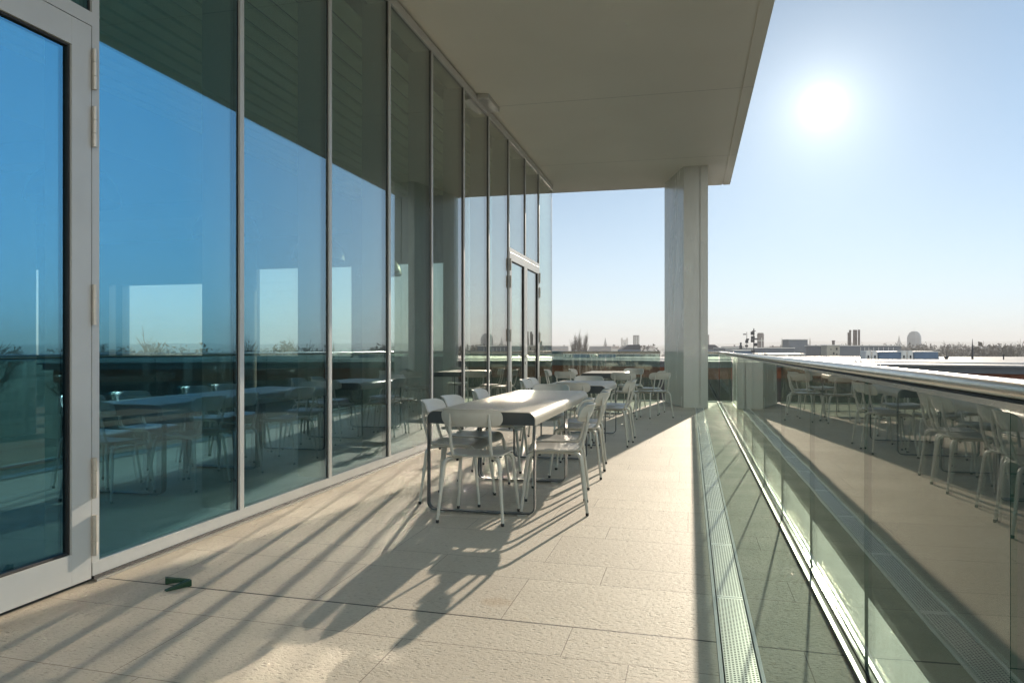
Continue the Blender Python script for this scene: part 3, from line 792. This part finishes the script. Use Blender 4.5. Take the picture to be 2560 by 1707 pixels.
# round dark shrub mass at far right
e = MB(); clump(e, (0, 0, 3.0), 3.4, 3.0, 1400, .55)
dd = 130; er = empty('evergreen_tree', at(2531, dd, hz(888, dd) - 6.2), label='dark rounded evergreen crown at the far right above the metal roof', cat='tree')
e.build('crown', M['everg'], er); MB().tube([(0, 0, -6), (0, 0, 3)], [.35, .2], 8).build('trunk', M['bark'], er)

# --- skyline buildings.  block(u0,u1,vt,d) : a building whose top and sides sit on those bearings at distance d
def bld_at(name, u0, u1, d, label, cat='building', group=None):
    c = at((u0 + u1) / 2, d, GZ); wd = (u1 - u0) * d / F
    r = empty(name, c, YAW, label=label, cat=cat, group=group); return r, wd
def block(u0, u1, vt, d, mat, label, name='block_building', depth=None, roofm=None, wins=0, parapet=True):
    r, wd = bld_at(name, u0, u1, d, label); dp = depth or wd * .6; zt = hz(vt, d) - GZ
    MB().box(-wd / 2, wd / 2, 0, dp, 0, zt).build('wall', mat, r)
    MB().box(-wd / 2 - .15, wd / 2 + .15, -.15, dp + .15, zt, zt + .18).build('roof', roofm or M['white'], r)
    for i in range(wins):
        x0 = -wd / 2 + wd * (i + .3) / wins
        MB().box(x0, x0 + wd / wins * .3, -.06, .05, zt - 1.9, zt - .6).build('window', M['darkwin'], r)
    return r, wd, zt
# square church tower with pinnacles
d = 1500; r, wd = bld_at('church_tower', 1554.5, 1570, d, 'pale square church tower with four corner pinnacles', 'church tower')
zt = hz(850.5, d) - GZ
MB().box(-wd / 2, wd / 2, 0, wd, 0, zt).build('wall', M['stone'], r)
for sx in (-1, 1):
    for y in (0, wd):
        MB().lathe([(1.3, 0), (1.3, 1.5), (.1, 6.4)], 8, (sx * (wd / 2 - 1), y, zt)).build('pinnacle', M['stone'], r)
MB().box(-1.6, 1.6, -.3, .1, zt - 12, zt - 5).build('window', M['darkwin'], r)
for q in range(4): MB().box(-wd / 2 + 1.8 + q * 2.4, -wd / 2 + 3.2 + q * 2.4, 0, .8, zt, zt + 1.3).build('battlement', M['stone'], r)
def spire(u, vt, d, wpx, label, frac=.55):
    r, wd = bld_at('church_spire', u - wpx / 2, u + wpx / 2, d, label, 'church'); H_ = hz(vt, d) - GZ; zb = H_ * frac
    MB().box(-wd / 2, wd / 2, 0, wd, 0, zb).build('wall', M['stone'], r)
    MB().lathe([(wd * .62, 0), (wd * .30, (H_ - zb) * .45), (.15, H_ - zb)], 8, (0, wd / 2, zb), a0=PI / 8).build('spire', M['slate'], r)
    for sx in (-1, 1): MB().lathe([(wd * .1, 0), (wd * .1, 1), (.05, 4)], 6, (sx * wd * .42, .2, zb)).build('pinnacle', M['stone'], r)
    return r
spire(1513.7, 843.5, 1200, 8, 'slender church spire between the poplars and the square tower')
spire(1535, 860, 1000, 7, 'small pointed cupola left of the square church tower', .8)
spire(2250, 838, 1400, 9, 'tall thin spire left of the domed tower')
# chapel with turrets
r, wd = bld_at('chapel', 1955, 2025, 1300, 'distant pale chapel with slender end turrets behind the blue block', 'chapel')
zt = hz(864, 1300) - GZ
MB().box(-wd / 2, wd / 2, 0, 10, 0, zt).build('wall', M['stone'], r)
MB().add([(-wd / 2, 0, zt), (wd / 2, 0, zt), (wd / 2, 10, zt), (-wd / 2, 10, zt), (-wd / 2, 5, zt + 3), (wd / 2, 5, zt + 3)], [(0, 1, 5, 4), (2, 3, 4, 5), (0, 4, 3), (1, 2, 5)]).build('roof', M['slate'], r)
for sx in (-1, 1): MB().lathe([(1.4, 0), (1.4, 10), (1.6, 10.2), (1.1, 13), (.15, 18)], 8, (sx * wd / 2, 0, hz(858, 1300) - GZ - 8)).build('turret', M['stone'], r)
# domed tower
d = 800; r, wd = bld_at('domed_tower', 2278, 2310, d, 'broad pale tower with chamfered domed top and a flagpole', 'tower')
R1 = wd / 2; z1 = hz(846, d) - GZ; z2 = hz(828, d) - GZ
MB().lathe([(R1, 0), (R1, z1)], 8, (0, R1, 0), a0=PI / 8).build('wall', M['bluegrey'], r)
MB().lathe([(R1 * 1.01, 0), (R1 * .93, (z2 - z1) * .4), (R1 * .7, (z2 - z1) * .8), (R1 * .38, z2 - z1)], 8, (0, R1, z1), a0=PI / 8).build('roof', M['bluegrey'], r)
MB().tube([(0, R1, z2), (0, R1, hz(817, d) - GZ)], .16, 6).build('flagpole', M['white'], r)
# slab tower left of column
d = 700; r, wd = bld_at('tower_block', 1585, 1598, d, 'narrow brown tower with vertical stripes left of the column', 'tower'); zt = hz(838, d) - GZ
MB().box(-wd / 2, wd / 2, 0, wd, 0, zt).build('wall', M['brickc'], r)
for q in range(3): MB().box(-wd / 2 + .6 + q * 1.5, -wd / 2 + 1.2 + q * 1.5, -.15, .05, GZ * -1, zt - .8).build('window_strip', M['white'], r)
r, wd, zt = block(1764, 1773, 837, 700, M['brickc'], 'brown tower edge just right of the column', 'tower_block', 5)
# dark roof halls
for (u0, uu, u1, vb, vt, d, lb) in ((1553, 1576, 1602, 874, 861.5, 180, 'dark slate roofed hall left of the column with one sloping side'), (1760, 1782, 1806, 874, 861.5, 175, 'dark hipped roof just right of the column')):
    r, wd = bld_at('slate_hall', u0, u1, d, lb); z0 = hz(vb, d) - GZ; z1 = hz(vt, d) - GZ; xp = -wd / 2 + (uu - u0) / (u1 - u0) * wd
    MB().box(-wd / 2, wd / 2, 0, 6, 0, z0).build('wall', M['bluegrey'], r)
    xr = wd / 2 if u0 == 1553 else xp + .8; xl = xp if u0 == 1553 else -wd / 2 + .4
    MB().add([(-wd / 2, 0, z0), (wd / 2, 0, z0), (wd / 2, 6, z0), (-wd / 2, 6, z0), (xl, 1.2, z1), (xr, 1.2, z1), (xr, 5, z1), (xl, 5, z1)],
             [(0, 1, 5, 4), (1, 2, 6, 5), (2, 3, 7, 6), (3, 0, 4, 7), (4, 5, 6, 7)]).build('roof', M['slate'], r)
# round tower
d = 450; r, wd = bld_at('round_tower', 1896, 1912, d, 'round brown tower with a pale band and a rounded top', 'tower'); zt = hz(832, d) - GZ
MB().lathe([(wd / 2, 0), (wd / 2, zt - 1), (wd * .42, zt), ], 20, (0, wd / 2, 0)).build('wall', M['brickc'], r, smooth=40)
MB().lathe([(wd / 2 + .06, 0), (wd / 2 + .06, .35)], 20, (0, wd / 2, hz(852, d) - GZ)).build('band', M['white'], r)
MB().box(-.18, .18, -.12, .1, 8, zt - 3).build('pipe', M['white'], r)
# mid-distance roofs
block(1812, 1985, 871, 150, M['bluegrey'], 'long low blue grey building in front of the round tower', 'low_building', 8)
block(1834, 1882, 877, 95, M['blue'], 'low blue panelled plant enclosure under the antenna mast', 'plant_enclosure', 3)
r, wd, zt = block(1972, 2019, 849.5, 210, M['bluegrey'], 'tall dark blue grey block left of the long building', 'block_building', 5)
MB().box(-wd / 2 + .5, wd / 2 + .6, -1.2, -.01, 0, hz(865.5, 210) - GZ).build('annex', M['bluegrey'], r)
r, wd, zt = block(2049, 2253, 865, 165, M['bluegrey'], 'long grey clad building with tall louvre strips and flat roof', 'long_building', 8)
for q in (.02, .05, .21, .24, .5, .55, .6, .66, .72, .78, .84, .9): MB().box(-wd / 2 + wd * q, -wd / 2 + wd * q + .10, -.05, .02, zt - 1.6, zt - .25).build('louvre', M['white'], r)
r, wd, zt = block(2067, 2099, 864, 160, M['cream'], 'small cream gabled end building with two windows', 'cream_building', 3)
for (x, z, a, b) in ((-.5, .7, .12, .2), (.75, .4, .18, .55), (.1, 1.4, .16, .5), (.75, 1.7, .16, .3)): MB().box(x - a, x + a, -.05, .03, zt - z - b, zt - z).build('window', M['darkwin'], r)
d = 240; r, wd = bld_at('chimney', 2082, 2087, d, 'short brown chimney above the cream building', 'chimney'); MB().box(-wd / 2, wd / 2, 0, .6, 0, hz(853, d) - GZ).build('stack', M['brickc'], r); MB().box(-wd / 2 - .08, wd / 2 + .08, -.08, .68, hz(853, d) - GZ, hz(851, d) - GZ).build('cap', M['brickc'], r)
# boiler house stacks
for u0, u1, vt, lb in ((2119, 2122.5, 831, 'thin outer flue at the left of the chimney cluster'), (2122.8, 2128, 825, 'dark round chimney second from left in the cluster'),
                       (2132.5, 2143, 824.5, 'widest twin chimney in the middle of the cluster'), (2145, 2150, 824, 'tall chimney at the right of the cluster')):
    d = 300; r, wd = bld_at('boiler_chimney', u0, u1, d, lb, 'chimney', 'boiler chimneys above the long building'); zt = hz(vt, d) - GZ
    if wd > 1.2:
        for s in (-1, 1): MB().tube([(s * wd / 4, 0, 0), (s * wd / 4, 0, zt)], wd / 4 - .02, 12).build('flue', M['brickc'], r, smooth=40)
    else: MB().tube([(0, 0, 0), (0, 0, zt)], wd / 2, 12).build('flue', M['brickc'], r, smooth=40)
    MB().box(-wd / 2 - .05, wd / 2 + .05, -.1, .1, zt * .78, zt * .78 + .12).build('brace', M['slate'], r)
# antenna masts
def mast(u, vt, vb, d, boxes, label, rad):
    z1 = hz(vb, d); r = empty('antenna_mast', at(u, d, z1), YAW, label=label, cat='mast'); H_ = hz(vt, d) - z1
    MB().tube([(0, 0, 0), (0, 0, H_)], rad, 8).build('pole', M['slate'], r)
    for f, dx, hh in boxes:
        MB().box(dx - .17, dx + .17, -.12, .12, H_ * f, H_ * f + hh).box(min(0, dx), max(0, dx), -.03, .03, H_ * f + hh * .4, H_ * f + hh * .5).build('antenna', M['slate'], r)
mast(1884.5, 821, 895, 80, [(.90, 0, .08), (.78, -.13, .36), (.63, -.10, .36), (.53, -.12, .3), (.40, .17, .34), (.62, .22, .16), (.18, -.1, .3)], 'tall dark antenna mast hung with box antennas', .055)
mast(1867, 830, 880, 100, [(.86, -.3, .15), (.45, 0, .4), (.25, -.05, .3), (.6, .1, .2)], 'thinner antenna mast left of the tall one', .035)
mast(1852, 856, 880, 100, [(.3, 0, .5)], 'short stubby mast left of both antenna masts', .12)
# distant houses
HL = ['small pale house %s' % s for s in (
 'far off left of the poplars', 'below the slender spire', 'between spire and square tower', 'beside the cupola', 'between tower and column',
 'left of the antenna masts', 'right of the round tower', 'below the left chapel turret', 'right of the blue block', 'left of the chimney cluster', 'behind the chimney cluster',
 'left of the thin spire', 'right of the domed tower', 'far off above the bare trees', 'left of the black finial', 'on the ridge right of the finial', 'on the ridge near the right edge', 'at the right edge of the skyline')]
for i, (u, d) in enumerate(((1400, 900), (1500, 700), (1528, 900), (1543, 1000), (1620, 1100), (1830, 800), (1930, 700), (1950, 900), (2035, 900), (2105, 900), (2160, 1000), (2240, 900), (2325, 1100), (2390, 1200), (2415, 900), (2450, 1300), (2500, 1200), (2550, 1000))):
    wd = random.uniform(14, 26); dp = 9; z = hz(868 - random.uniform(0, 3), d) - GZ
    r = empty('house', at(u, d, GZ), YAW + random.uniform(-.4, .4), label=HL[i], cat='house', group='distant houses on the skyline')
    MB().box(-wd / 2, wd / 2, 0, dp, 0, z - 3).build('wall', random.choice([M['cream'], M['stone'], M['white'], M['brickc']]), r)
    rr_ = MB().add([(-wd / 2 - .4, -.4, z - 3), (wd / 2 + .4, -.4, z - 3), (wd / 2 + .4, dp + .4, z - 3), (-wd / 2 - .4, dp + .4, z - 3), (-wd / 2, dp / 2, z), (wd / 2, dp / 2, z)],
                   [(0, 1, 5, 4), (2, 3, 4, 5), (0, 4, 3), (1, 2, 5), (3, 2, 1, 0)]).build('roof', random.choice([M['tile'], M['slate']]), r)
    MB().box(wd * .2, wd * .2 + 1.4, dp / 2 - .6, dp / 2 + .6, z - 1, z + 1.6).build('chimney', M['brickc'], rr_)

# --- neighbouring wing with the bright metal roof
RZ = .75
A = at(1150, 33.5); B = at(1650, 27.2); C = at(2560, 19.3); D = at(3400, 15.5)
E_ = at(3600, 40); F_ = at(1100, 42)
wing = empty('wing_building', (B.x, B.y, GZ), label='low neighbouring wing with bright metal roof, grey fascia and rust red cladding', cat='building')
wo = Vector((-B.x, -B.y, -GZ))
front = [A, B, C, D]
poly = [(p.x, p.y) for p in (A, B, C, D, E_, F_)]
def inset(s):
    cx = sum(p[0] for p in poly) / 6; cy_ = sum(p[1] for p in poly) / 6
    return [(p[0] + (cx - p[0]) * s, p[1] + (cy_ - p[1]) * s) for p in poly]
MB().prism(inset(-.012), RZ - .05, RZ).build('roof', M['mroof'], wing, loc=wo)
MB().prism(inset(0), RZ - .22, RZ - .051).build('fascia', M['bluegrey'], wing, loc=wo)
MB().prism(inset(.02), RZ - .62, RZ - .221).build('cladding', M['rust'], wing, loc=wo)
MB().prism(inset(.035), GZ, RZ - .621).build('wall', M['slate'], wing, loc=wo)
def along(Pa, Pb, f): return Pa + (Pb - Pa) * f
ang_ = math.atan2((C - B).y, (C - B).x)
for k in range(26):
    f = (k + .5) / 26; p = along(A, B, f * 2.2) if f < .45 else along(B, C, (f - .45) / .40)
    wi = MB().box(-.45, .45, -.08, .08, RZ - 3.4, RZ - 1.2).build('window', M['darkwin'], wing)
    q = p + Vector((0, .55, 0)); wi.location = Vector((q.x, q.y, 0)) + wo; wi.rotation_euler = (0, 0, ang_)
# roof curbs and bright upstands
MB().box(-12, 12, -.06, .06, RZ, RZ + .04).build('upstand', M['white'], wing, loc=Vector(((B.x + C.x) / 2 + 1, (B.y + C.y) / 2 + 2.2, 0)) + wo).rotation_euler = (0, 0, ang_)
# rooflight ventilators: white twin cowls with a blue housing
def ventilator(loc, rz, s, label):
    r = empty('roof_ventilator', loc, rz, label=label, cat='ventilator', group='white and blue roof ventilators')
    for dx in (-.14, .14):
        m = MB(); prof = [(-.12, 0), (-.10, .30), (-.06, .36), (.06, .36), (.10, .30), (.12, 0)]
        n = len(prof); vs = [(dx + p[0], y, p[1]) for y in (0, .5) for p in prof]
        m.add(vs, [tuple(range(n))[::-1], tuple(range(n, 2 * n))] + [(i, i + 1, n + i + 1, n + i) for i in range(n - 1)] + [(n - 1, 0, n, 2 * n - 1)])
        c = m.build('cowl', M['white'], r)
        MB().box(dx - .03, dx + .03, -.012, -.001, .04, .16).build('vent_slot', M['darkwin'], c)
    MB().add([(.30, 0, 0), (1.35, 0, 0), (1.35, .6, 0), (.30, .6, 0), (.30, .05, .31), (1.33, .05, .31), (1.33, .55, .34), (.30, .55, .34)],
             [(0, 3, 2, 1), (4, 5, 6, 7), (0, 1, 5, 4), (1, 2, 6, 5), (2, 3, 7, 6), (3, 0, 4, 7)]).build('housing', M['blue'], r)
    MB().box(.29, 1.36, -.03, -.001, .30, .325).build('cap_strip', M['white'], r)
    for c in r.children:
        pass
    r.scale = (s, s, s); return r
for u, d, s, lb in ((2179, 31.5, 1.0, 'white twin cowl ventilator left of the pair at the right'), (2268, 31.5, 1.0, 'white twin cowl ventilator right of the pair at the right'),
                    (1420, 37, .80, 'white twin cowl ventilator seen through the end railing on the left'), (1485, 37, .80, 'white twin cowl ventilator seen through the middle of the end railing')):
    p = at(u, d); ventilator((p.x, p.y, RZ), YAW, s, lb)
# little pyramids, flues, finial on the roof
for u, lb in ((2139, 'left one of two small bright pyramid rooflights'), (2152, 'right one of two small bright pyramid rooflights')):
    p = at(u, 24); o = MB().lathe([(.085, 0), (.01, .085)], 4, (0, 0, 0), a0=.3).build('pyramid_rooflight', M['white'], loc=(p.x, p.y, RZ)); tag(o, lb, 'rooflight', 'small pyramid rooflights')
p = at(2431, 31); o = MB().tube([(0, 0, 0), (0, 0, .35), (0, 0, .85)], [.045, .035, .006], 10).build('roof_finial', M['slate'], loc=(p.x, p.y, RZ)); tag(o, 'thin black tapering finial rising from the metal roof', 'finial')
p = at(2366, 31); o = MB().lathe([(.06, 0), (.06, .05), (.10, .07), (.08, .13), (.02, .15)], 10).build('roof_cowl', M['slate'], loc=(p.x, p.y, RZ)); tag(o, 'small dark round cowl on the metal roof', 'cowl')
p = at(2509, 30); o = MB().tube([(0, 0, 0), (0, 0, .18)], .025, 8).box(-.035, .035, -.035, .035, .18, .21).build('vent_pipe', M['slate'], loc=(p.x, p.y, RZ)); tag(o, 'short dark vent pipe at the far right of the metal roof', 'pipe')
# ducts near the mast
d = 85; r = empty('roof_duct', at(1940, d, hz(893, d)), YAW, label='pale ribbed ventilation duct lying on the roofs below the blue block', cat='duct')
MB().tube([(-1.3, 0, .3), (.9, 0, .3), (1.3, 0, .1)], [.16, .16, .15], 10).build('pipe', M['white'], r, smooth=40)
MB().box(-1.3, -1.1, -.3, .3, 0, .35).build('foot', M['bluegrey'], r)
block(1900, 2010, 887, 100, M['bluegrey'], 'low flat roof carrying the pale duct', 'flat_roof_block', 6)

# ------------------------------------------------------------------ haze
USE_HAZE = True
hzm = NT('haze_air'); pv = hzm.n('VolumePrincipled')
pv.inputs['Color'].default_value = (0.95, 0.97, 1.0, 1); pv.inputs['Density'].default_value = 0.0005; pv.inputs['Anisotropy'].default_value = 0.11
hzm.l(pv.outputs[0], hzm.out.inputs['Volume'])
if USE_HAZE:
    tag(MB().box(-6500, 6500, -6500, 6500, GZ - 1, 75).build('haze', hzm.m), kind='stuff')
